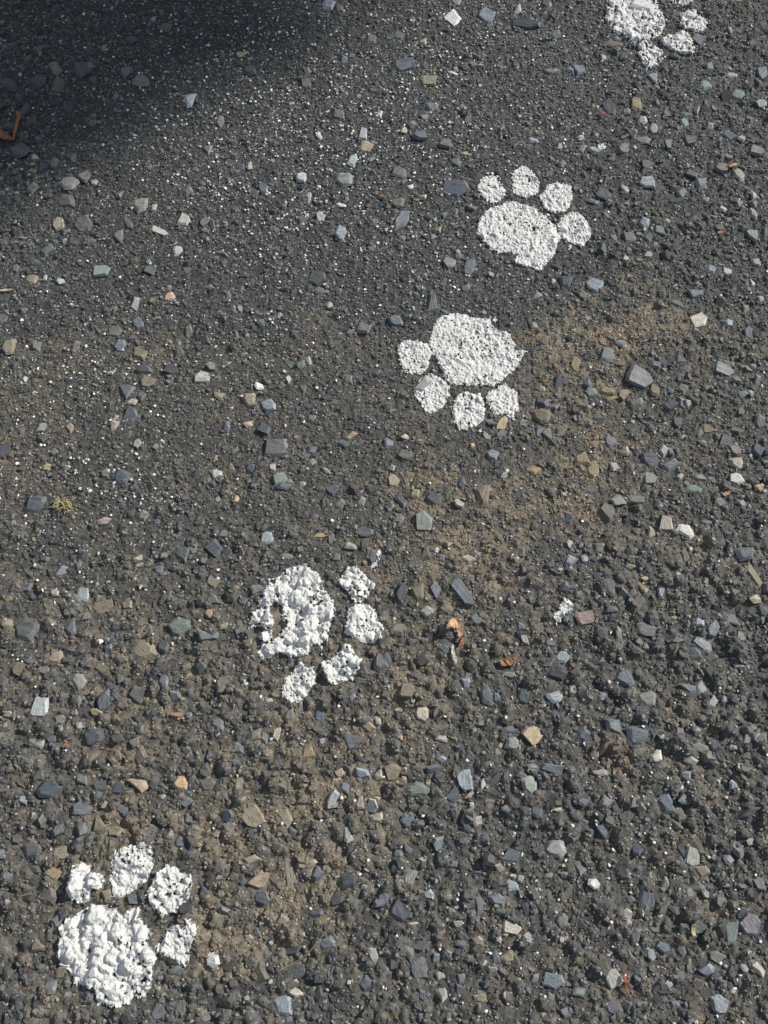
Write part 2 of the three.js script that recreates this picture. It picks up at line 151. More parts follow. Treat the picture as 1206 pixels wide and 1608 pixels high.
  '300,800': '480,175,80,85,0,nB;145,240,110,110,15,bd;225,305,80,45,0,b;205,150,70,40,0,pg;390,220,90,40,25,gd;600,290,90,40,10,gt;815,160,90,25,0,to;1010,225,80,60,20,gl;1090,140,120,70,0,bg;1145,290,90,50,80,bg;1190,215,50,60,0,tg;415,490,90,70,-20,bg;135,455,90,85,0,tg;135,565,70,55,70,bg;110,655,50,60,0,to;205,735,65,40,-25,tg;100,800,140,70,5,gb;360,850,60,70,0,tg;300,715,50,60,0,g;900,755,60,45,90,db;1200,960,130,90,90,gd;820,1285,110,72,105,b;545,1420,90,55,90,lt;300,1160,70,70,0,gt;1020,1180,50,45,0,bB;170,1350,90,90,0,gb;300,1510,80,80,10,bg;410,1420,90,70,-20,g;460,1440,90,50,90,g;1025,1455,120,110,-20,bg;690,1240,80,40,90,lg;490,1200,50,30,0,l;60,1000,80,80,10,db;740,1530,110,90,90,t;620,1290,90,80,90,g;1120,1370,90,60,30,t;1180,1330,60,40,80,tl',
  '600,800': '265,65,120,102,90,ln;110,60,70,60,-20,bg;410,210,80,55,60,gt;275,275,90,75,90,g;345,258,35,40,0,l;375,300,50,50,0,bg;540,310,100,60,10,lt;125,525,110,75,90,bd;225,525,110,85,90,tg;340,505,110,70,92,bv;505,525,225,80,55,bd;285,650,80,70,40,gl;595,690,95,80,10,bd;880,740,55,60,0,b;905,815,90,50,70,lg;30,955,110,60,90,gd;530,1100,80,60,90,bB;660,1165,150,85,78,bg;725,1190,70,45,90,b;895,1180,110,80,70,db;1090,1185,110,75,-5,bB;1140,930,100,80,0,Bn;1100,1040,160,80,5,d;1045,975,80,40,0,bd;800,1040,90,40,5,gl;955,1420,130,120,-20,ty;830,1480,100,90,10,vl;800,1385,120,60,-15,bd;370,1440,90,50,0,lv;250,1285,110,95,50,lt;160,1150,100,90,20,tg;110,1260,80,40,-15,tp;230,1060,120,45,20,gd;375,1020,60,60,10,bg;120,1440,30,35,0,o;375,1580,60,60,10,bB;955,1590,80,40,0,bd;470,1260,60,50,0,d;1180,50,60,60,0,b;1190,320,100,80,0,bB;1060,345,60,60,0,bd;1185,220,50,60,0,gl;400,890,90,60,40,db',
  '900,800': '70,685,115,95,0,p;585,85,100,90,80,tl;490,150,95,72,70,tl;720,130,118,80,30,wl;75,310,55,50,0,bB;170,245,80,70,0,g;845,70,70,50,10,bg;1080,285,120,80,0,bdv;1150,430,200,62,62,tg;430,480,110,42,62,t;565,510,110,70,95,bB;230,480,130,70,100,g;155,415,70,60,0,bd;245,630,80,70,30,bd;795,715,60,65,10,B;885,750,110,78,110,bB;1005,695,105,60,75,bg;825,850,125,70,40,bB;765,910,100,105,0,db;460,760,130,90,20,gv;290,790,110,40,75,lg;470,865,60,40,0,bg;655,825,70,40,0,g;330,1060,135,110,20,db;470,1190,150,110,-5,lg;720,1130,130,65,20,bd;810,1125,95,75,90,l;890,1210,80,45,-55,l;960,1190,50,60,0,bg;260,1370,150,105,55,bd;395,1440,135,130,20,b;70,1420,100,100,0,b;535,1560,95,72,-35,lw;745,1585,90,60,20,gl;670,1395,65,60,-15,bg;1010,1500,50,50,20,lg;1090,1450,50,60,0,ng;1155,1425,50,50,0,lg;1050,985,65,35,0,lt;980,520,45,35,0,l;1140,565,80,70,0,lt;660,415,40,40,0,l;185,1185,60,60,0,b;800,1500,130,60,20,g;1190,690,70,40,90,gn;355,360,80,40,0,lt;450,435,50,30,0,to;710,290,90,60,70,g',
  '0,1200': '310,155,160,120,0,bd;635,140,100,90,-40,db;865,130,140,80,10,tp;1140,120,100,90,10,to;1050,150,110,30,35,bd;750,150,90,70,0,bd;515,95,90,60,80,bg;140,225,70,50,90,bB;410,190,80,60,0,d;770,290,80,80,0,db;610,385,110,100,60,gt;515,410,90,80,90,bg;370,405,100,80,80,gb;195,550,130,100,0,gb;380,560,110,90,0,tg;520,280,120,100,0,bd;1190,350,80,60,90,g;1080,440,60,70,0,g;1140,490,80,80,0,bg;730,420,100,80,0,tg;210,660,120,70,0,g;340,690,130,100,0,t;10,560,90,60,90,b;360,990,70,90,0,bg;320,1400,110,90,80,gb;1120,1310,110,80,0,gd;1000,1560,120,100,-50,bg;1140,1530,140,80,75,g;850,850,90,70,0,bd;680,830,80,70,80,tg;100,470,60,70,0,dg;390,1310,80,70,0,tg;470,1410,70,80,0,tg;660,260,60,50,-30,gt;1180,240,70,60,30,bg;240,1140,110,100,0,tg',
  '300,1200': '900,225,130,75,105,lB;940,55,75,75,0,pt;1085,60,95,75,0,bB;1180,65,60,70,0,tl;970,150,70,55,90,b;1065,240,90,60,90,gp;1140,260,90,90,0,lB;1170,340,90,70,-10,lt;985,430,140,58,75,ln;100,130,120,90,0,g;300,120,120,60,90,tg;230,325,90,80,0,gb;385,330,150,135,60,tg;165,435,60,50,0,tl;430,735,150,120,-10,tp;450,850,100,90,-10,bg;620,670,180,58,80,lt;800,690,100,100,0,b;780,940,120,58,0,bd;580,980,80,80,-10,pg;410,1060,70,50,90,b;365,1100,60,60,20,tl;500,1130,35,35,0,bB;640,1170,140,60,-10,gd;860,1130,130,95,0,b;140,1240,100,95,0,lw;670,1310,130,105,20,gn;660,1440,100,70,5,gtw;570,1520,150,125,80,bB;1100,1390,120,110,0,bd;990,730,110,110,0,d;1190,860,110,80,90,bv;1150,1200,120,50,65,l;290,1470,60,50,0,g;350,1475,40,40,0,gl;200,930,90,80,90,gb;185,820,50,50,0,g;910,850,90,70,90,d;940,540,60,50,0,pg;600,340,110,80,50,tg;640,430,80,60,90,dg;380,600,110,80,20,gt;100,1090,100,80,30,tg;770,625,60,50,0,tl;900,1380,60,40,90,bg',
  '600,1200': '520,95,140,98,90,bB;640,125,80,36,95,lp;555,190,80,40,-30,lp;930,130,130,95,50,ln;1075,30,150,60,10,b;950,15,80,40,0,b;225,155,140,90,-10,ng;450,190,120,70,110,db;70,50,110,100,0,gt;330,30,120,60,0,d;570,265,60,40,90,l;605,360,70,65,-20,lg;785,285,70,55,0,bv;970,300,90,70,60,db;1120,283,95,30,-8,tyl;160,355,95,90,0,b;355,500,80,85,0,nb;105,565,65,70,0,nb;165,540,100,48,50,bg;450,630,60,45,0,bv;820,575,140,90,0,bd;1095,525,145,118,15,lv;740,655,80,55,35,lt;825,770,95,82,20,bB;875,722,50,55,0,lg;180,710,110,92,90,gl;290,820,80,65,0,lB;105,920,160,115,90,bd;720,850,115,72,10,b;615,890,130,70,85,bg;575,945,50,40,90,b;470,900,30,30,0,l;440,925,50,50,0,g;820,1035,120,82,18,wt;780,1070,40,40,0,ty;905,930,130,50,80,d;925,1100,80,50,70,bB;200,1010,70,25,-10,l;480,1010,70,60,20,lg;600,1110,70,60,0,pg;500,1130,90,60,15,bd;240,1145,150,60,10,bg;230,1290,140,108,80,bg;375,1340,70,60,0,lg;380,1450,130,70,85,lg;345,1220,70,70,-20,b;720,1220,110,70,90,db;705,1300,70,50,0,gn;500,1360,80,60,90,bg;500,1430,90,60,90,dv;250,1460,90,50,90,bd;975,1355,80,55,110,lg;1090,1370,130,95,15,bB;620,1480,90,80,0,tg;1160,1570,80,80,0,bd;1140,990,100,80,90,g;1060,700,80,60,0,g;75,660,70,35,90,l;10,850,90,60,90,bv;260,600,80,40,0,lg;1150,700,60,50,-20,gl;790,1220,100,90,0,gt;685,1420,50,50,0,g',
  '900,1200': '590,245,145,88,70,b;710,220,105,68,15,b;1020,130,65,70,0,bB;1115,305,150,66,-15,bd;180,415,95,90,25,b;760,590,120,100,110,l;820,675,130,90,30,gt;690,540,120,80,100,db;60,240,90,70,0,dv;205,240,110,90,0,g;165,55,110,50,5,lg;710,70,70,70,10,lv;865,85,70,50,90,bg;925,100,50,26,95,l;135,755,95,82,-25,lB;40,650,110,80,90,ng;455,735,60,60,0,bd;470,860,130,100,100,vb;370,855,60,50,0,bv;355,945,90,70,10,lp;590,770,130,58,95,gl;720,740,70,55,-30,bg;745,810,100,88,-20,g;845,810,80,80,0,ng;390,1095,125,72,100,vg;570,1160,90,75,10,b;495,1200,90,58,70,bB;695,1190,90,70,90,bg;700,1050,150,58,80,g;800,1020,110,115,0,nd;1000,1065,175,100,108,nb;1130,1020,150,135,60,v;845,1300,105,82,-15,bB;915,1220,100,68,25,ng;1170,1290,110,80,50,lp;1080,1280,80,50,90,gl;260,1350,125,102,70,wl;600,1390,70,62,-20,ln;45,1440,95,62,0,bn;255,1525,110,88,75,v;925,1515,122,112,40,bB;1020,1430,58,46,-45,w;990,600,80,80,0,bv;1185,755,110,70,60,vb;1130,490,80,50,0,gl;675,275,35,25,0,l;520,1040,100,60,0,gd;340,1530,80,80,0,dg;655,1530,80,70,90,gv;800,1385,60,50,0,gp;550,955,40,40,0,l;400,540,90,80,50,bd;320,690,90,80,0,gv',
};
const ROCK = { b: [.108, .122, .138], d: [.047, .053, .061], g: [.118, .117, .108], l: [.31, .305, .28], w: [.52, .51, .47], t: [.24, .195, .12], k: [.18, .10, .055], n: [.14, .175, .16], p: [.32, .245, .215], v: [.125, .118, .14], o: [.36, .235, .145], y: [.34, .275, .17], B: [.28, .31, .33] };
const rr = rng(11);
const STONES = [];
for (const [key, text] of Object.entries(TILES)) {
  const [ox, oy] = key.split(',').map(Number);
  for (const item of text.split(';')) {
    const f = item.split(','), px = ox + f[0] / 4.02, py = oy + f[1] / 4.02, [x, z] = at(px, py), [mx, mz] = mpp(px, py);
    const a = f[4] * Math.PI / 180, ml = Math.hypot(Math.cos(a) * mx, Math.sin(a) * mz), mw = Math.hypot(Math.sin(a) * mx, Math.cos(a) * mz);
    const c = [0, 1, 2].map((k) => [...f[5]].reduce((s, q) => s + ROCK[q][k], 0) / f[5].length);
    STONES.push({ x, z, l: f[2] / 4.02 * ml, w: f[3] / 4.02 * mw, a, c, code: f[5], t: rr() });
  }
}
const inPaint = (s) => paintDist(s.x, s.z) < 0.001 && !/w/.test(s.code);
for (let i = STONES.length - 1; i >= 0; i--) if (inPaint(STONES[i])) STONES.splice(i, 1);

// ---------------------------------------------------------------- relief of the asphalt: a bed with coated stones pressed into it
const CELL = 0.008, hashCells = new Map(), cellKey = (i, j) => i * 4096 + j;
const bed = (x, z) => 0.0022 * fbm(x * 14, z * 14, 2) + lerp(0.0006, 0.0036, coarse(x, z)) * fbm(x * 90 + 3, z * 90, 3) + 0.0011 * fbm(x * 330, z * 330 + 8, 2) - 0.0035 * smooth(zSeam - 0.008, zSeam + 0.02, z + 0.01 * noise(x * 30, 1)) * 0.4;
function addStamp(S, r) {
  for (let i = Math.floor((S.x - r) / CELL); i <= Math.floor((S.x + r) / CELL); i++) for (let j = Math.floor((S.z - r) / CELL); j <= Math.floor((S.z + r) / CELL); j++) {
    const k = cellKey(i + 2048, j + 2048); let L = hashCells.get(k); if (!L) hashCells.set(k, L = []); L.push(S);
  }
}
const stoneCells = new Map();
for (const s of STONES) { const r = Math.max(s.l, s.w) * 0.5; for (let i = Math.floor((s.x - r) / 0.02); i <= Math.floor((s.x + r) / 0.02); i++) for (let j = Math.floor((s.z - r) / 0.02); j <= Math.floor((s.z + r) / 0.02); j++) { const k = cellKey(i + 2048, j + 2048); if (!stoneCells.has(k)) stoneCells.set(k, []); stoneCells.get(k).push(s); } }
const free = (x, z, f) => { for (const s of stoneCells.get(cellKey(Math.floor(x / 0.02) + 2048, Math.floor(z / 0.02) + 2048)) ?? []) { const dx = x - s.x, dz = z - s.z, ca = Math.cos(s.a), sa = Math.sin(s.a), u = (dx * ca + dz * sa) / (s.l * 0.5 * f), v = (-dx * sa + dz * ca) / (s.w * 0.5 * f); if (u * u + v * v < 1) return false; } return true; };
const AREA = { x0: -0.5, x1: 0.5, z0: -0.62, z1: 0.45 };
{
  const R = rng(5);
  for (let k = 0; k < 24000; k++) {
    const x = lerp(AREA.x0, AREA.x1, R()), z = lerp(AREA.z0, AREA.z1, R()), c = coarse(x, z), q = R(), u = R();
    if (q > 0.3 + 0.7 * c || !free(x, z, 1.15)) continue;
    const r = lerp(0.0016, 0.0034 + 0.0016 * c, Math.pow(u, 2)), n = 5 + Math.floor(R() * 3), P = [], rot = R() * 6.28;
    for (let i = 0; i < n; i++) { const a = rot + (i + 0.6 * R()) / n * 6.283, s = 0.6 + 1.6 * R(); P.push(Math.cos(a), Math.sin(a), r * (0.55 + 0.5 * R()), s); }
    const rise = r * (0.28 + 0.4 * R()) * (0.55 + 0.75 * c), ta = R() * 6.28, tl = 0.35 * R();
    const tone = R(), tint = tone < 0.2 ? [.085, .1, .115] : tone < 0.27 ? [.16, .155, .14] : tone < 0.33 ? [.15, .125, .085] : ((q) => [.056 + q, .056 + q, .054 + q])(.04 * R());
    addStamp({ x, z, P, top: bed(x, z) + rise, tx: Math.cos(ta) * tl, tz: Math.sin(ta) * tl, tint }, r * 1.4);
  }
}
let hitStamp = null;
function relief(x, z) {
  let h = bed(x, z); hitStamp = null;
  const L = hashCells.get(cellKey(Math.floor(x / CELL) + 2048, Math.floor(z / CELL) + 2048));
  if (L) for (const S of L) {
    const dx = x - S.x, dz = z - S.z; let t = S.top + S.tx * dx + S.tz * dz;
    for (let i = 0; i < S.P.length && t > h; i += 4) { const e = S.top + (S.P[i + 2] - S.P[i] * dx - S.P[i + 1] * dz - 0.001) * S.P[i + 3]; if (e < t) t = e; }
    if (t > h) { h = t; hitStamp = S; }
  }
  return h;
}

// ---------------------------------------------------------------- textures
const grainTex = makeTexture(512, (i, j) => { const g = 0.80 + 0.13 * fbm(i / 9, j / 9, 3) + 0.14 * (hash(i, j + 900) - 0.5) + (hash(i >> 1, (j >> 1) + 77) > 0.985 ? 0.2 : 0); return [g, g, g * 0.99]; });
const rockTex = makeTexture(256, (i, j) => { const v = fbm(i / 40 + 5, j / 8, 4), m = fbm(i / 22, j / 22 + 40, 4), f = hash(i >> 1, j >> 1) - 0.5; const g = 0.76 + 0.34 * v + 0.34 * m + 0.12 * f + (v > 0.34 ? 0.22 : 0); return [g * (1 + 0.06 * m), g, g * (1 - 0.07 * m)]; });
const speckTex = makeTexture(256, (i, j) => { const m = fbm(i / 14, j / 14 + 40, 4), f = fbm(i / 3.5, j / 3.5, 2), g = 0.8 + 0.35 * m + 0.3 * f; return [g, g, g]; });
const rockBump = makeTexture(256, (i, j) => { const g = 0.5 + 0.35 * fbm(i / 20, j / 7, 4) + 0.3 * fbm(i / 4, j / 4 + 9, 2); return [g, g, g]; });
const fineBump = makeTexture(512, (i, j) => { const g = 0.5 + 0.4 * fbm(i / 6, j / 6, 4) + 0.2 * (hash(i, j) - 0.5); return [g, g, g]; });
fineBump.repeat.set(1, 1);

// ---------------------------------------------------------------- the asphalt sheet: fine where it is looked at, growing coarse out to the horizon
const BINDER2 = [.049, .052, .054], BINDER = [.060, .060, .058], SILTC = [.225, .185, .126], RUSTC = [.20, .115, .06];  // binder past the seam: darker, with a bluish sky sheen painted into its colour
function asphaltColour(x, z, out) {
  const S = hitStamp, s = silt(x, z), ru = clamp(blobs(RUST, x, z) * (0.75 + 0.7 * fbm(x * 60, z * 60, 4)));
  const g = 1 + 0.5 * fbm(x * 420, z * 420, 2) + 0.5 * (hash(Math.round(x * 1300), Math.round(z * 1300)) - 0.5), m = S ? 0.75 : 0;
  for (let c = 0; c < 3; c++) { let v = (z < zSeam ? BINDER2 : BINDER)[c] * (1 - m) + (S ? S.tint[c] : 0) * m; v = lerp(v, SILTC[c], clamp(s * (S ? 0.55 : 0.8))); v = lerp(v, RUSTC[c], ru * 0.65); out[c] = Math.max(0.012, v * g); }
  return out;
}
const axis = (a, b, step) => { const L = []; for (let v = a; v <= b + 1e-9; v += step) L.push(v); const lo = [], hi = []; let s = step * 1.5, p = a, q = b; while (q < 120) { p -= s; q += s; lo.unshift(p); hi.push(q); s *= 1.28; } return [...lo, ...L, ...hi]; };
const STEP = 0.00105, XS = axis(-0.44, 0.44, STEP), ZS = axis(-0.56, 0.37, STEP);
const asphalt = (() => {
  const nx = XS.length, nz = ZS.length, pos = new Float32Array(nx * nz * 3), col = new Float32Array(nx * nz * 3), uv = new Float32Array(nx * nz * 2), idx = new Uint32Array((nx - 1) * (nz - 1) * 6), c = [0, 0, 0];
  for (let j = 0, o = 0; j < nz; j++) for (let i = 0; i < nx; i++, o++) {
    const x = XS[i], z = ZS[j], far = Math.max(Math.abs(x) - 0.45, Math.abs(z) - 0.57, 0), y = relief(x, z);
    pos[o * 3] = x; pos[o * 3 + 1] = far > 0.1 ? bed(x, z) * Math.exp(-far) : y; pos[o * 3 + 2] = z;
    asphaltColour(x, z, c); if (far > 0.06) for (let k = 0; k < 3; k++) c[k] = lerp(c[k], [.088, .086, .081][k] * (0.85 + 0.3 * hash(i, j)), smooth(0.06, 1.2, far)); col.set(c, o * 3); uv[o * 2] = x / 0.16; uv[o * 2 + 1] = -z / 0.16;
  }
  for (let j = 0, o = 0; j < nz - 1; j++) for (let i = 0; i < nx - 1; i++) { const a = j * nx + i, b = a + 1, d = a + nx, e = d + 1; idx[o++] = a; idx[o++] = d; idx[o++] = b; idx[o++] = b; idx[o++] = d; idx[o++] = e; }
  const g = new THREE.BufferGeometry();
  g.setAttribute('position', new THREE.BufferAttribute(pos, 3)); g.setAttribute('color', new THREE.BufferAttribute(col, 3)); g.setAttribute('uv', new THREE.BufferAttribute(uv, 2)); g.setIndex(new THREE.BufferAttribute(idx, 1));
  g.computeVertexNormals();
  const m = addMesh('asphalt_ground', g, new THREE.MeshStandardMaterial({ vertexColors: true, map: grainTex, bumpMap: fineBump, bumpScale: 0.0007, roughness: 0.82 }));
  m.userData.kind = 'structure'; m.userData.label = 'worn dark grey asphalt with exposed stone and sandy silt';
  return m;
})();
console.log('asphalt', XS.length, ZS.length);

// ---------------------------------------------------------------- stones
function hull(R, sides, flat) {                                            // an angular crushed stone: rim, tilted broken top, underside; radius 1
  const pts = [], rot = R() * 6.28, rim = [];
  for (let i = 0; i < sides; i++) { const a = rot + (i + 0.8 * (R() - 0.5)) / sides * 6.283, d = 0.66 + 0.5 * R(); rim.push([Math.cos(a) * d, Math.sin(a) * d]); }
  let sx0 = 9, sx1 = -9, sz0 = 9, sz1 = -9; for (const [x, z] of rim) { sx0 = Math.min(sx0, x); sx1 = Math.max(sx1, x); sz0 = Math.min(sz0, z); sz1 = Math.max(sz1, z); }
  const tx = (R() - 0.5) * 0.7, tz = (R() - 0.5) * 0.7, ox = (R() - 0.5) * 0.25, oz = (R() - 0.5) * 0.25, sh = 0.5 + 0.35 * R();
  for (const [x0, z0] of rim) {
    const x = (x0 - sx0) / (sx1 - sx0) * 2 - 1, z = (z0 - sz0) / (sz1 - sz0) * 2 - 1;
    pts.push(new THREE.Vector3(x, (R() - 0.5) * 0.3 * flat, z));
    const a = x * sh + ox, b = z * sh + oz; pts.push(new THREE.Vector3(a, flat * (0.75 + tx * a + tz * b), b));
    pts.push(new THREE.Vector3(x * 0.7, -flat * 0.9, z * 0.7));
  }
  const g = new ConvexGeometry(pts), p = g.attributes.position, uv = new Float32Array(p.count * 2), u0 = R() * 3;
  for (let i = 0; i < p.count; i++) { uv[i * 2] = p.getX(i) * 0.22 + u0 + 0.15 * p.getY(i); uv[i * 2 + 1] = p.getZ(i) * 0.22 + u0 * 2 + 0.2 * p.getY(i); }
  g.setAttribute('uv', new THREE.BufferAttribute(uv, 2));
  return g;
}
const RH = rng(77), bigHulls = [], smallHulls = [];
for (let k = 0; k < 30; k++) bigHulls.push(hull(RH, 4 + Math.floor(RH() * 4), 0.55));
for (let k = 0; k < 10; k++) smallHulls.push(hull(RH, 4 + Math.floor(RH() * 3), 0.6));
const stoneMats = new Map();
function stoneMat(code, c, v) {
  const key = code + v;
  if (!stoneMats.has(key)) {
    const k = [1.0, 1.2, 1.42][v];
    stoneMats.set(key, new THREE.MeshStandardMaterial({ color: new THREE.Color(...c.map((q) => q * k * (1.3 - 0.35 * Math.min(1, c[0] / 0.5)))), map: /[lwtpn]/.test(code) && v ? speckTex : rockTex, bumpMap: rockBump, bumpScale: 0.00045, roughness: /[bBdv]/.test(code) ? 0.55 : 0.75 }));
  }
  return stoneMats.get(key);
}
STONES.sort((a, b) => b.l * b.w - a.l * a.w);
const NPART = 300, RS = rng(31), gritList = [];
STONES.forEach((s, i) => {
  const onPaint = paintDist(s.x, s.z) < 0.001;
  let y = -1; for (let k = 0; k < 9; k++) { const a = k * 0.785, d = k ? 0.3 * Math.min(s.l, s.w) : 0; y = Math.max(y, relief(s.x + Math.cos(a) * d, s.z + Math.sin(a) * d)); }
  const base = bed(s.x, s.z), hh = Math.min(0.0052, Math.min(s.l, s.w) * (0.32 + 0.22 * RS())), vi = Math.floor(RS() * 3), hv = Math.floor(RS() * 30), turn = -s.a + (RS() - 0.5) * 0.15 + (RS() < 0.5 ? Math.PI : 0);
  s.y = lerp(base, y, 0.55) - hh * (-0.08 + 0.2 * RS()) + (onPaint ? 0.001 : 0);
  if (i < NPART) {
    const m = addMesh('stone', bigHulls[hv], stoneMat(s.code, s.c, vi), asphalt);
    m.position.set(s.x, s.y, s.z); m.rotation.set((RS() - 0.5) * 0.25, turn, (RS() - 0.5) * 0.25); m.scale.set(s.l * 0.53, hh, s.w * 0.53);
  } else gritList.push([s.x, s.y, s.z, s.l * 0.53, hh, s.w * 0.53, turn, s.c[0] * 1.25, s.c[1] * 1.25, s.c[2] * 1.25]);
});
// ---- small aggregate nobody could count
{
  const R = rng(99), c = [0, 0, 0];
  const put = (n, r0, r1, pw, dens, colour, sink, f = 0.8, B = AREA) => {
    for (let k = 0; k < n; k++) {
      const x = lerp(B.x0, B.x1, R()), z = lerp(B.z0, B.z1, R()), q = R(), r = lerp(r0, r1, Math.pow(R(), pw)), e = 0.36 + 0.7 * R();
      if (q > dens(x, z)) { R(); R(); continue; }
      if (paintDist(x, z) < r * 0.6) continue;
      if (!free(x, z, f)) continue;
      const y = relief(x, z); colour(x, z, c, r);
      gritList.push([x, y - r * sink, z, r, r * (0.6 + 0.55 * R()), r * e, R() * 6.28, c[0], c[1], c[2]]);
    }
  };
  const rocky = (x, z, o) => {
    const t = R(), s = silt(x, z), b = t < 0.34 ? ROCK.d : t < 0.58 ? [.085, .085, .082] : t < 0.76 ? ROCK.g : t < 0.87 ? ROCK.b : t < 0.92 ? ROCK.v : t < 0.955 ? ROCK.l : t < 0.985 ? ROCK.t : ROCK.n, k = 0.75 + 0.55 * R();
    const w = 0.75 + 0.45 * R(); for (let i = 0; i < 3; i++) o[i] = lerp(b[i] * k, SILTC[i] * w, clamp(s * 0.62));
  };
  const fines = (x, z, o) => {
    const t = R(), s = silt(x, z), b = t < 0.42 ? [.055, .055, .054] : t < 0.7 ? [.10, .099, .094] : t < 0.92 ? [.175, .17, .158] : ROCK.l, k = 0.7 + 0.6 * R();
    const w = 0.7 + 0.7 * R(); for (let i = 0; i < 3; i++) o[i] = lerp(b[i] * k, SILTC[i] * w, clamp(s * 0.85));
  };
  const coated = (x, z, o) => { const s = silt(x, z), t = R(), k = 0.8 + 0.5 * R(), b = t < 0.5 ? [.058, .058, .057] : t < 0.75 ? [.082, .084, .086] : [.105, .102, .094], w = 0.8 + 0.3 * R(); for (let i = 0; i < 3; i++) o[i] = lerp(b[i] * k, SILTC[i] * w, clamp(s * 0.5)); };
  put(6500, 0.003, 0.0075, 2.2, (x, z) => 0.1 + 0.9 * coarse(x, z), coated, 0.3, 1.35);
  put(5200, 0.0024, 0.0052, 1.9, (x, z) => 0.16 + 0.84 * coarse(x, z), (x, z, o) => { rocky(x, z, o); for (let i = 0; i < 3; i++) o[i] *= 0.85; }, 0.25, 1.2);
  put(62000, 0.0011, 0.0027, 1.5, (x, z) => 0.5 + 0.5 * coarse(x, z), rocky, 0.1);
  put(260000, 0.0005, 0.0014, 1.3, (x, z) => 1 - 0.5 * coarse(x, z), fines, -0.1, 0.9);
  // pale quartz grains, thick in the fine-grained strip ahead and on the left
  const G = [[480, 130, 260, 1], [720, 120, 250, .7], [350, 230, 200, .8], [600, 300, 260, .5], [120, 640, 170, 1], [450, 450, 200, .5], [150, 830, 150, .5], [800, 1350, 330, .25], [1050, 1300, 300, .25]].map(([x, y, r, a]) => [...at(x, y), r * mpp(x, y)[0], a]);
  put(34000, 0.0005, 0.0016, 2.4, (x, z) => 0.055 + 0.62 * blobs(G, x, z) * (0.5 + 0.9 * Math.max(0, 0.5 + fbm(x * 30, z * 30, 2))), (x, z, o) => { const k = 0.5 + 0.4 * R(); o[0] = k; o[1] = k * (0.96 + 0.05 * R()); o[2] = k * (0.88 + 0.12 * R()); }, -0.55, 0.8);
  // sandy grit in the silt pockets
  put(90000, 0.0004, 0.0012, 1.6, (x, z) => clamp(blobs(SILT, x, z) * 0.9 - 0.25), (x, z, o) => { const k = 0.8 + 1.1 * R(), w = R() < 0.14 ? 1.6 : 1; for (let i = 0; i < 3; i++) o[i] = SILTC[i] * k * w; }, 0, 0.9);
  // the same surface carried on round about, where a step to the side would show it
  const ROUND = { x0: -1.5, x1: 1.5, z0: -2, z1: 1.2 }, beyond = (x, z) => (x > AREA.x0 && x < AREA.x1 && z > AREA.z0 && z < AREA.z1 ? 0 : Math.exp(-1.1 * Math.max(0, Math.hypot(x, z) - 0.7)));
  put(60000, 0.0022, 0.0062, 1.6, beyond, rocky, 0.2, 0.8, ROUND); put(330000, 0.0009, 0.0024, 1.3, beyond, fines, 0, 0.8, ROUND);
  const buckets = smallHulls.map(() => []);
  gritList.forEach((g) => buckets[Math.floor(R() * buckets.length)].push(g));
  const mat = new THREE.MeshStandardMaterial({ color: 0xffffff, map: rockTex, roughness: 0.66 });
  const d = new THREE.Object3D(), col = new THREE.Color();
  buckets.forEach((L, k) => {
    const m = new THREE.InstancedMesh(smallHulls[k], mat, L.length); m.name = numbered('aggregate'); m.castShadow = m.receiveShadow = true; m.userData.kind = 'stuff';
    L.forEach((g, i) => { d.position.set(g[0], g[1], g[2]); d.rotation.set((R() - 0.5) * 0.9, g[6], (R() - 0.5) * 0.9); d.scale.set(g[3], g[4], g[5]); d.updateMatrix(); m.setMatrixAt(i, d.matrix); m.setColorAt(i, col.setRGB(Math.min(1, g[7] * 1.2), Math.min(1, g[8] * 1.2), Math.min(1, g[9] * 1.2))); });
    asphalt.add(m);
  });
  console.log('grit', gritList.length, 'stones', STONES.length);
}

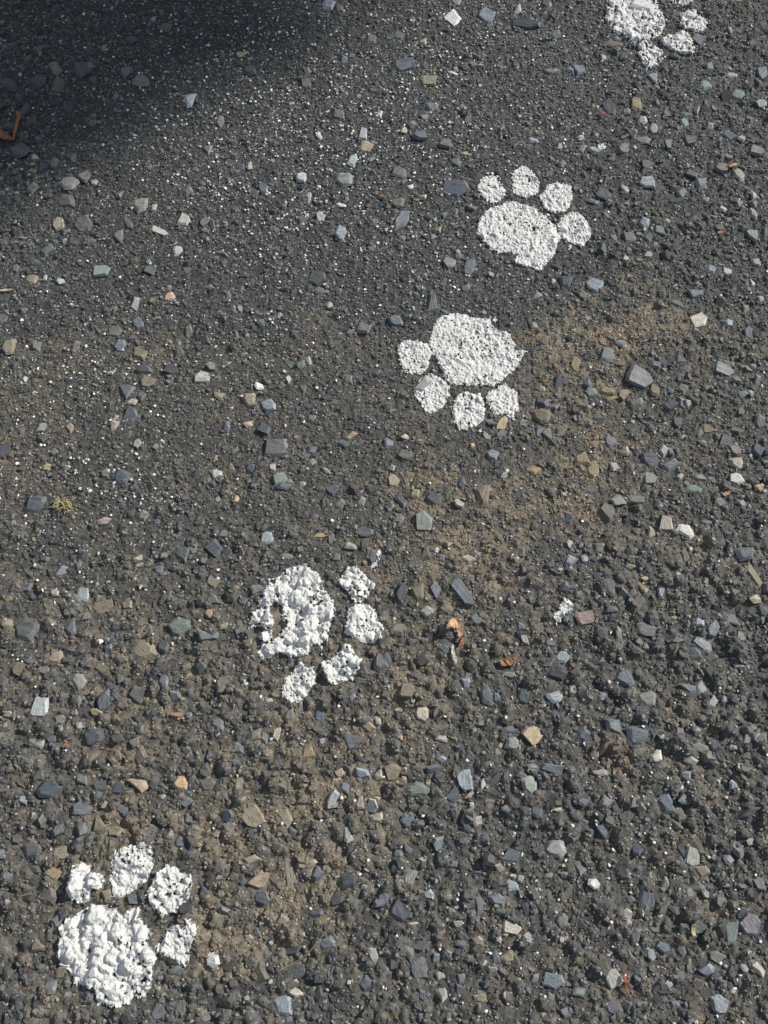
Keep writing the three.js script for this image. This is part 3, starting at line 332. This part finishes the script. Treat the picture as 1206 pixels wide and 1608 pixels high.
// ---------------------------------------------------------------- paint
const paintTex = makeTexture(512, (i, j) => { const g = 0.93 + 0.07 * fbm(i / 25, j / 25, 3) + 0.06 * (hash(i, j) - 0.5), s = 1 - 0.34 * smooth(0.12, 0.42, fbm(i / 4.2 + 50, j / 4.2, 3)); return [g * s, g * s * 0.995, g * s * 0.985]; });
const paintMat = new THREE.MeshStandardMaterial({ color: new THREE.Color(.62, .62, .605), map: paintTex, bumpMap: fineBump, bumpScale: 0.0009, roughness: 0.74 });
function paintGeometry(P, grain, hole, seed) {                             // a film over the stones it was brushed on: their lumps show through, and it misses the deepest pits
  const x0 = Math.min(...P.map((q) => q[0])) - 0.004, x1 = Math.max(...P.map((q) => q[0])) + 0.004, z0 = Math.min(...P.map((q) => q[1])) - 0.004, z1 = Math.max(...P.map((q) => q[1])) + 0.004;
  const S = 0.00042, nx = Math.ceil((x1 - x0) / S), nz = Math.ceil((z1 - z0) / S), Y = new Float32Array(nx * nz), C = new Float32Array(nx * nz), R = rng(seed);
  // stones beneath the paint
  const raise = (n, r0, r1, pw, up) => {
    for (let k = 0; k < n; k++) {
      const cx = lerp(x0, x1, R()), cz = lerp(z0, z1, R()), r = lerp(r0, r1, Math.pow(R(), pw)), sides = 5 + Math.floor(R() * 3), rot = R() * 6.28, top = r * up * (0.6 + 0.8 * R()), F = [], ta = R() * 6.28, tl = 0.5 * R();
      for (let i = 0; i < sides; i++) { const a = rot + (i + 0.6 * R()) / sides * 6.283; F.push([Math.cos(a), Math.sin(a), r * (0.65 + 0.4 * R()), 0.8 + 1.6 * R()]); }
      for (let j = Math.max(0, Math.floor((cz - r * 1.3 - z0) / S)); j <= Math.min(nz - 1, (cz + r * 1.3 - z0) / S); j++) for (let i = Math.max(0, Math.floor((cx - r * 1.3 - x0) / S)); i <= Math.min(nx - 1, (cx + r * 1.3 - x0) / S); i++) {
        const dx = x0 + i * S - cx, dz = z0 + j * S - cz; let t = top + (Math.cos(ta) * dx + Math.sin(ta) * dz) * tl;
        for (const f of F) t = Math.min(t, (f[2] - f[0] * dx - f[1] * dz) * f[3]);
        if (t > C[j * nx + i]) C[j * nx + i] = t;
      }
    }
  };
  const blur = (k) => { while (k--) { const D = C.slice(); for (let j = 1; j < nz - 1; j++) for (let i = 1; i < nx - 1; i++) { const o = j * nx + i; C[o] = (4 * D[o] + 2 * (D[o - 1] + D[o + 1] + D[o - nx] + D[o + nx]) + D[o - nx - 1] + D[o - nx + 1] + D[o + nx - 1] + D[o + nx + 1]) / 16; } } };
  const area = (x1 - x0) * (z1 - z0);
  if (grain === 'coarse') { raise(area * 13000, 0.003, 0.0085, 1.7, 0.34); raise(area * 80000, 0.0011, 0.0028, 1, 0.5); raise(area * 200000, 0.0006, 0.0013, 1, 0.6); blur(1); }
  else if (grain === 'broken') { raise(area * 30000, 0.0026, 0.0066, 1.3, 0.24); raise(area * 90000, 0.0009, 0.002, 1, 0.5); blur(1); }
  else { raise(area * 7000, 0.002, 0.005, 1.5, 0.22); raise(area * 480000, 0.0005, 0.0014, 1.3, 0.62); blur(1); }
  const on = new Uint8Array(nx * nz), miss = grain === 'fine' ? 0.2 : grain === 'broken' ? 0.45 : 0.3;
  for (let j = 0, o = 0; j < nz; j++) for (let i = 0; i < nx; i++, o++) {
    const x = x0 + i * S, z = z0 + j * S, edge = 0.0013 * fbm(x * 330 + seed, z * 330, 3) + 0.0011 * noise(x * 900, z * 900 + seed);
    let d = sdf(P, x, z) + edge - 0.0002;
    if (hole) d = Math.max(d, -(sdf(hole, x, z) + edge * 1.2));
    const pit = 0.5 + 0.5 * noise(x * 620 + 40, z * 620 - seed) - (grain === 'fine' ? 0.16 : 0.05) * noise(x * 70, z * 70);
    const low = C[o] < (grain === 'fine' ? 0.0002 : 0.0004);
    on[o] = d < 0 && !(low && pit < miss && d < -0.0006) && !(grain === 'broken' && low && pit < 0.52) ? 1 : 0;
    const rim = clamp(-d / 0.0012);
    Y[o] = lerp(bed(x, z), relief(x, z), grain === 'fine' ? 0.8 : 0.9) + 0.00035 + 0.0006 * Math.sqrt(rim) + C[o] * Math.max(0.25, rim) + 0.00012 * noise(x * 1500, z * 1500);
  }
  const cell = (i, j) => i >= 0 && j >= 0 && i < nx - 1 && j < nz - 1 && on[j * nx + i] + on[j * nx + i + 1] + on[(j + 1) * nx + i] + on[(j + 1) * nx + i + 1] >= 3;
  const pos = [], uv = [], idx = [], map = new Int32Array(nx * nz).fill(-1), foot = new Int32Array(nx * nz).fill(-1);
  const V = (i, j) => { const o = j * nx + i; if (map[o] < 0) { map[o] = pos.length / 3; pos.push(x0 + i * S, Y[o], z0 + j * S); uv.push((x0 + i * S) / 0.12, (z0 + j * S) / 0.12); } return map[o]; };
  const F = (i, j) => { const o = j * nx + i; if (foot[o] < 0) { foot[o] = pos.length / 3; const x = x0 + i * S, z = z0 + j * S; pos.push(x, Math.min(Y[o], relief(x, z)) - 0.0012, z); uv.push(x / 0.12, z / 0.12 + 0.01); } return foot[o]; };
  const wall = (a, b, c, d) => { const p = V(a, b), q = V(c, d), r = F(a, b), s = F(c, d); idx.push(p, q, r, q, s, r); };
  for (let j = 0; j < nz - 1; j++) for (let i = 0; i < nx - 1; i++) if (cell(i, j)) {
    const a = V(i, j), b = V(i + 1, j), c = V(i, j + 1), e = V(i + 1, j + 1); idx.push(a, c, b, b, c, e);
    if (!cell(i, j - 1)) wall(i + 1, j, i, j); if (!cell(i, j + 1)) wall(i, j + 1, i + 1, j + 1);
    if (!cell(i - 1, j)) wall(i, j, i, j + 1); if (!cell(i + 1, j)) wall(i + 1, j + 1, i + 1, j);
  }
  const g = new THREE.BufferGeometry(); g.setAttribute('position', new THREE.Float32BufferAttribute(pos, 3)); g.setAttribute('uv', new THREE.Float32BufferAttribute(uv, 2)); g.setIndex(idx); g.computeVertexNormals();
  return g;
}
PAWS.forEach((p, k) => {
  const t = new THREE.Group(); t.name = numbered('painted_paw_print'); scene.add(t); tag(t, p.label, 'paw print', 'white paw prints painted across the asphalt');
  addMesh('main_pad', paintGeometry(p.padW, p.grain, p.holeW, 100 + k), paintMat, t);
  p.toesW.forEach((P, i) => addMesh('toe_pad', paintGeometry(P, p.grain === 'coarse' && i % 2 ? 'fine' : p.grain, null, 200 + k * 10 + i), paintMat, t));
});
SPLASH.forEach((s, k) => tag(addMesh('paint_splash', paintGeometry(s[2], 'fine', null, 400 + k), paintMat), s[0], 'paint splash', 'spots of spilt white paint'));

// ---------------------------------------------------------------- litter lying on the asphalt
const ground = (x, z, r = 0.002) => { let y = -1; for (let k = 0; k < 5; k++) y = Math.max(y, relief(x + (k % 2 ? r : 0) * (k > 2 ? -1 : 1), z + (k && k % 2 === 0 ? r : 0) * (k > 2 ? -1 : 1))); return y; };
const flat = (r, g, b, rough = 0.7, map = rockTex) => new THREE.MeshStandardMaterial({ color: new THREE.Color(r, g, b), map, roughness: rough, bumpMap: rockBump, bumpScale: 0.0003 });
function strip(points, widths, thick, lift) {                              // a curled strip of dry leaf or bark along a path of photograph spots, with real thickness
  const n = 26, curve = new THREE.CatmullRomCurve3(points.map(([px, py, up]) => { const [x, z] = at(px, py); return new THREE.Vector3(x, ground(x, z) + lift + (up ?? 0), z); }));
  const pos = [], uv = [], idx = [], M = 6;
  for (let i = 0; i <= n; i++) {
    const t = i / n, p = curve.getPoint(t), d = curve.getTangent(t), side = new THREE.Vector3(-d.z, 0, d.x).normalize(), f = t * (widths.length - 1), w = lerp(widths[Math.floor(f)], widths[Math.min(widths.length - 1, Math.floor(f) + 1)], f % 1);
    for (let k = 0; k < M * 2; k++) { const a = k / (M * 2) * 6.283, s = Math.cos(a), q = p.clone().addScaledVector(side, s * w / 2); q.y += Math.sin(a) * thick / 2 + s * s * w * 0.22 + w * 0.12 * noise(i * 0.55, Math.round(s * 3)); q.addScaledVector(side, w * 0.16 * noise(i * 0.8, s > 0 ? 3 : 9)); pos.push(q.x, q.y, q.z); uv.push(t * 0.6, k / 40); }
  }
  const W = M * 2; for (let i = 0; i < n; i++) for (let k = 0; k < W; k++) { const a = i * W + k, b = i * W + (k + 1) % W, c = a + W, e = b + W; idx.push(a, b, c, b, e, c); }
  for (let k = 1; k < W - 1; k++) { idx.push(0, k + 1, k); const o = n * W; idx.push(o, o + k, o + k + 1); }
  const g = new THREE.BufferGeometry(); g.setAttribute('position', new THREE.Float32BufferAttribute(pos, 3)); g.setAttribute('uv', new THREE.Float32BufferAttribute(uv, 2)); g.setIndex(idx); g.computeVertexNormals(); return g;
}
{
  const leaf = new THREE.Group(); leaf.name = numbered('dry_leaf'); scene.add(leaf); tag(leaf, 'curled orange-brown dry leaf with a bent stalk at the left edge', 'leaf');
  const m = flat(.34, .13, .045, 0.5);
  addMesh('blade', strip([[-34, 206, .004], [-14, 214, .004], [4, 216, .003], [14, 219, .002], [22, 222, .001]], [.004, .011, .009, .006, .0015], .0007, .001), m, leaf);
  addMesh('stalk', strip([[23, 222, .001], [26, 212, .002], [31, 201, .003], [35, 192, .004], [32, 186, .004], [29, 182, .003]], [.0016, .0026, .003, .0038, .003, .0022], .0018, .0012), m, leaf);
}
{
  const scrap = new THREE.Group(); scrap.name = numbered('leaf_scrap'); scene.add(scrap); tag(scrap, 'crumpled pale orange leaf scrap with a pale stem, among dark stones', 'leaf');
  addMesh('blade', strip([[701, 990, .001], [707, 985, .002], [714, 981, .003], [721, 986, .003], [723, 994, .002], [721, 1001, .001]], [.002, .0055, .0065, .005, .0045, .002], .0007, .0016), flat(.52, .33, .19), scrap);
  addMesh('rib', strip([[727, 1002, .001], [724, 1010, .001], [721, 1016, .001]], [.0016, .0022, .001], .0009, .001), flat(.36, .09, .06), scrap);
  addMesh('stem', strip([[710, 1013, .001], [711, 1026, .001], [714, 1035, .001], [716, 1043, .001]], [.0012, .0022, .0026, .0016], .001, .001), flat(.55, .52, .45), scrap);
}
const litter = (name, label, cat, pts, w, th, c) => tag(addMesh(name, strip(pts, w, th, 0.0012), flat(...c)), label, cat);
litter('wood_chip', 'flat orange-brown wood chip lying right of the crumpled leaf scrap', 'wood chip', [[785, 1042, .001], [797, 1040, .001], [811, 1038, .001]], [.0052, .0056, .005], .0018, [.34, .17, .075]);
litter('wood_splinter', 'small salmon-coloured wood splinter beside a round grey stone at the upper right', 'splinter', [[1143, 267, .001], [1148, 265, .001], [1154, 262, .001]], [.0026, .003, .0026], .0016, [.55, .30, .18]);
litter('wood_splinter', 'short orange wood splinter below a dark blue stone at the right', 'splinter', [[1125, 369, .001], [1131, 368, .001], [1136, 368, .001]], [.0018, .0026, .0016], .0014, [.50, .24, .12]);
litter('wood_splinter', 'pale yellow straw-like splinter against a dark stone at the lower right', 'splinter', [[1086, 1451, .001], [1088, 1460, .001], [1090, 1470, .001]], [.0024, .0028, .0022], .0014, [.68, .52, .26]);
litter('bark_scrap', 'tiny red bark scrap by a black stone at the upper right', 'bark scrap', [[942, 178, .001], [946, 182, .001], [950, 184, .001]], [.001, .0028, .0012], .001, [.40, .07, .05]);
litter('bark_scrap', 'tiny orange scrap left of the two blue stones in the upper middle', 'bark scrap', [[596, 311, .001], [601, 311, .001], [607, 313, .001]], [.0012, .0024, .0012], .001, [.45, .18, .07]);
litter('bark_scrap', 'orange bark scrap lying left of a small blue stone, below the holed paw print', 'bark scrap', [[270, 1121, .001], [277, 1123, .001], [287, 1123, .001]], [.0014, .0026, .0012], .0012, [.50, .25, .12]);
litter('bark_scrap', 'tiny orange scrap by dark blue stones near the left edge, below a pale blue-white stone', 'bark scrap', [[105, 1167, .001], [108, 1171, .001], [111, 1174, .001]], [.0014, .0026, .0014], .0012, [.48, .2, .1]);
litter('bark_scrap', 'pale pink flat scrap below the green stone on the right', 'bark scrap', [[1135, 778, .001], [1140, 776, .001], [1145, 774, .001]], [.0026, .0032, .0026], .0012, [.60, .40, .28]);
litter('twig', 'thin dark curved twig above the pink scrap on the right', 'twig', [[1133, 771, .001], [1143, 769, .0016], [1155, 770, .0016], [1164, 773, .001], [1170, 777, .001]], [.001, .0016, .0018, .0014, .0008], .0014, [.14, .12, .10]);
litter('dry_needle', 'rust-red dry needle tuft leaning on a white stone at the bottom right', 'needle', [[978, 1529, .003], [981, 1540, .002], [983, 1550, .001], [986, 1562, .001]], [.0012, .0022, .0024, .0008], .0014, [.36, .10, .05]);
litter('grass_stalk', 'long thin pale dry grass stalk lying right of the nearest paw print', 'grass stalk', [[436, 1525, .001], [458, 1514, .002], [480, 1500, .003], [499, 1479, .003], [517, 1456, .002]], [.0006, .0007, .0009, .0007, .0005], .0007, [.27, .24, .15]);
litter('grass_stalk', 'short pale straw left of the white-edged blue stone at the left edge', 'grass stalk', [[2, 460, .001], [12, 459, .001], [21, 458, .001]], [.001, .0022, .001], .001, [.52, .46, .28]);
litter('grass_stalk', 'fine pale straw lying at the top right above the farthest paw print', 'grass stalk', [[1152, 6, .001], [1164, 4, .001], [1178, 0, .001]], [.001, .0016, .001], .001, [.5, .44, .28]);
{ // a tuft of pale moss by the dark blue stone on the left
  const R = rng(7), L = [];
  for (let k = 0; k < 140; k++) {
    const [x, z] = at(99 + 22 * (R() - 0.5) * 1.3, 793 + 15 * (R() - 0.5) * 1.2), y = ground(x, z), a = R() * 6.28, l = 0.0015 + 0.0025 * R(), p = [];
    for (let i = 0; i < 4; i++) p.push(new THREE.Vector3(x + Math.cos(a) * l * i / 3 * (0.4 + i * 0.2), y - 0.0006 + l * 0.6 * Math.sin(i / 3 * 2), z + Math.sin(a) * l * i / 3));
    L.push(new THREE.TubeGeometry(new THREE.CatmullRomCurve3(p), 4, 0.00022 + 0.0002 * R(), 4));
  }
  const m = addMesh('moss_tuft', mergeGeometries(L), new THREE.MeshStandardMaterial({ color: new THREE.Color(.34, .31, .15), roughness: 0.9 })); tag(m, 'tuft of pale yellow-green dry moss beside a dark blue stone', 'moss');
}

// ---------------------------------------------------------------- an unseen tree, added out of frame to shade the far left corner
{
  const R = rng(321), edge = at(170, 260), rad = 1.7, up = 6.2, k = up / Math.tan(SUN_EL);
  const sx = edge[0] - (SUN_H.x * 1.144 - SUN_H.y * 0.723) * rad * 1.17, sz = edge[1] - (SUN_H.y * 1.144 + SUN_H.x * 0.723) * rad * 1.17;                // middle of the crown's shadow; the crown stands up the sun's ray from it
  const tree = new THREE.Group(); tree.name = 'added_shade_tree'; tree.position.set(sx + SUN_H.x * k, 0, sz + SUN_H.y * k); scene.add(tree);
  tag(tree, 'unseen leafy tree added beyond the upper right to shade the far corner', 'tree');
  const bark = new THREE.MeshStandardMaterial({ color: new THREE.Color(.11, .085, .06), map: rockTex, bumpMap: rockBump, bumpScale: 0.02, roughness: 0.9 });
  const limb = (pts, r0, r1) => { const c = new THREE.CatmullRomCurve3(pts), g = new THREE.TubeGeometry(c, 14, 1, 9), p = g.attributes.position; for (let i = 0; i < p.count; i++) { const t = Math.floor(i / 10) / 14, o = c.getPointAt(t), q = lerp(r0, r1, t); p.setXYZ(i, o.x + (p.getX(i) - o.x) * q, o.y + (p.getY(i) - o.y) * q, o.z + (p.getZ(i) - o.z) * q); } g.computeVertexNormals(); return g; };
  addMesh('trunk', limb([[0, -.1, 0], [.06, 1.4, .03], [-.04, 3, .05], [.03, 4.6, 0], [0, 6.4, 0]].map((v) => new THREE.Vector3(...v)), .19, .05), bark, tree);
  for (let i = 0; i < 9; i++) { const a = i * 2.4, y = 4 + i * .22, l = 1.1 + .4 * R(); addMesh('limb', limb([[0, y, 0], [Math.cos(a) * l * .5, y + .35, Math.sin(a) * l * .5], [Math.cos(a) * l, y + .8 + .3 * R(), Math.sin(a) * l]].map((v) => new THREE.Vector3(...v)), .06, .012), bark, tree); }
  const lg = new THREE.BufferGeometry(); lg.setAttribute('position', new THREE.Float32BufferAttribute([0, 0, 0, .35, .12, .45, 0, 0, 1.2, -.35, .12, .45], 3)); lg.setIndex([0, 1, 2, 0, 2, 3]); lg.computeVertexNormals();
  const N = 26000, crown = new THREE.InstancedMesh(lg, new THREE.MeshStandardMaterial({ color: 0xffffff, roughness: 0.7, side: THREE.DoubleSide }), N), d = new THREE.Object3D(), c = new THREE.Color();
  crown.name = 'crown'; crown.castShadow = crown.receiveShadow = true; crown.userData.kind = 'stuff'; tree.add(crown);
  const clumps = []; for (let i = 0; i < 150; i++) { const v = new THREE.Vector3(R() - .5, R() - .5, R() - .5).normalize().multiplyScalar(rad * (.1 + .84 * Math.cbrt(R()))); clumps.push([v, .28 + .25 * R()]); }
  const g0 = at(-105, 45), shadeBough = new THREE.Vector3(g0[0] - sx, 0, g0[1] - sz); for (const f of [1, 1, 1, 1, .86, .7, .6]) clumps.push([shadeBough.clone().multiplyScalar(f), .18]);  // dense leaf clumps added at the rim so their shadow darkens the corner
  addMesh('limb', limb([new THREE.Vector3(0, up - .6, 0), shadeBough.clone().multiplyScalar(.5).setY(up - .1), shadeBough.clone().setY(up)], .06, .01), bark, tree);
  for (let i = 0; i < N; i++) { const [v, q] = clumps[i % clumps.length], o = new THREE.Vector3(R() - .5, R() - .5, R() - .5).normalize().multiplyScalar(q * Math.cbrt(R())); d.position.copy(v).add(o); d.position.y = d.position.y * .85 + up; d.rotation.set(R() * 6.28, R() * 6.28, R() * 6.28); d.scale.setScalar(.09 + .06 * R()); d.updateMatrix(); crown.setMatrixAt(i, d.matrix); const g = .7 + .6 * R(); crown.setColorAt(i, c.setRGB(.05 * g, .085 * g, .028 * g)); }
}
renderer.render(scene, camera);
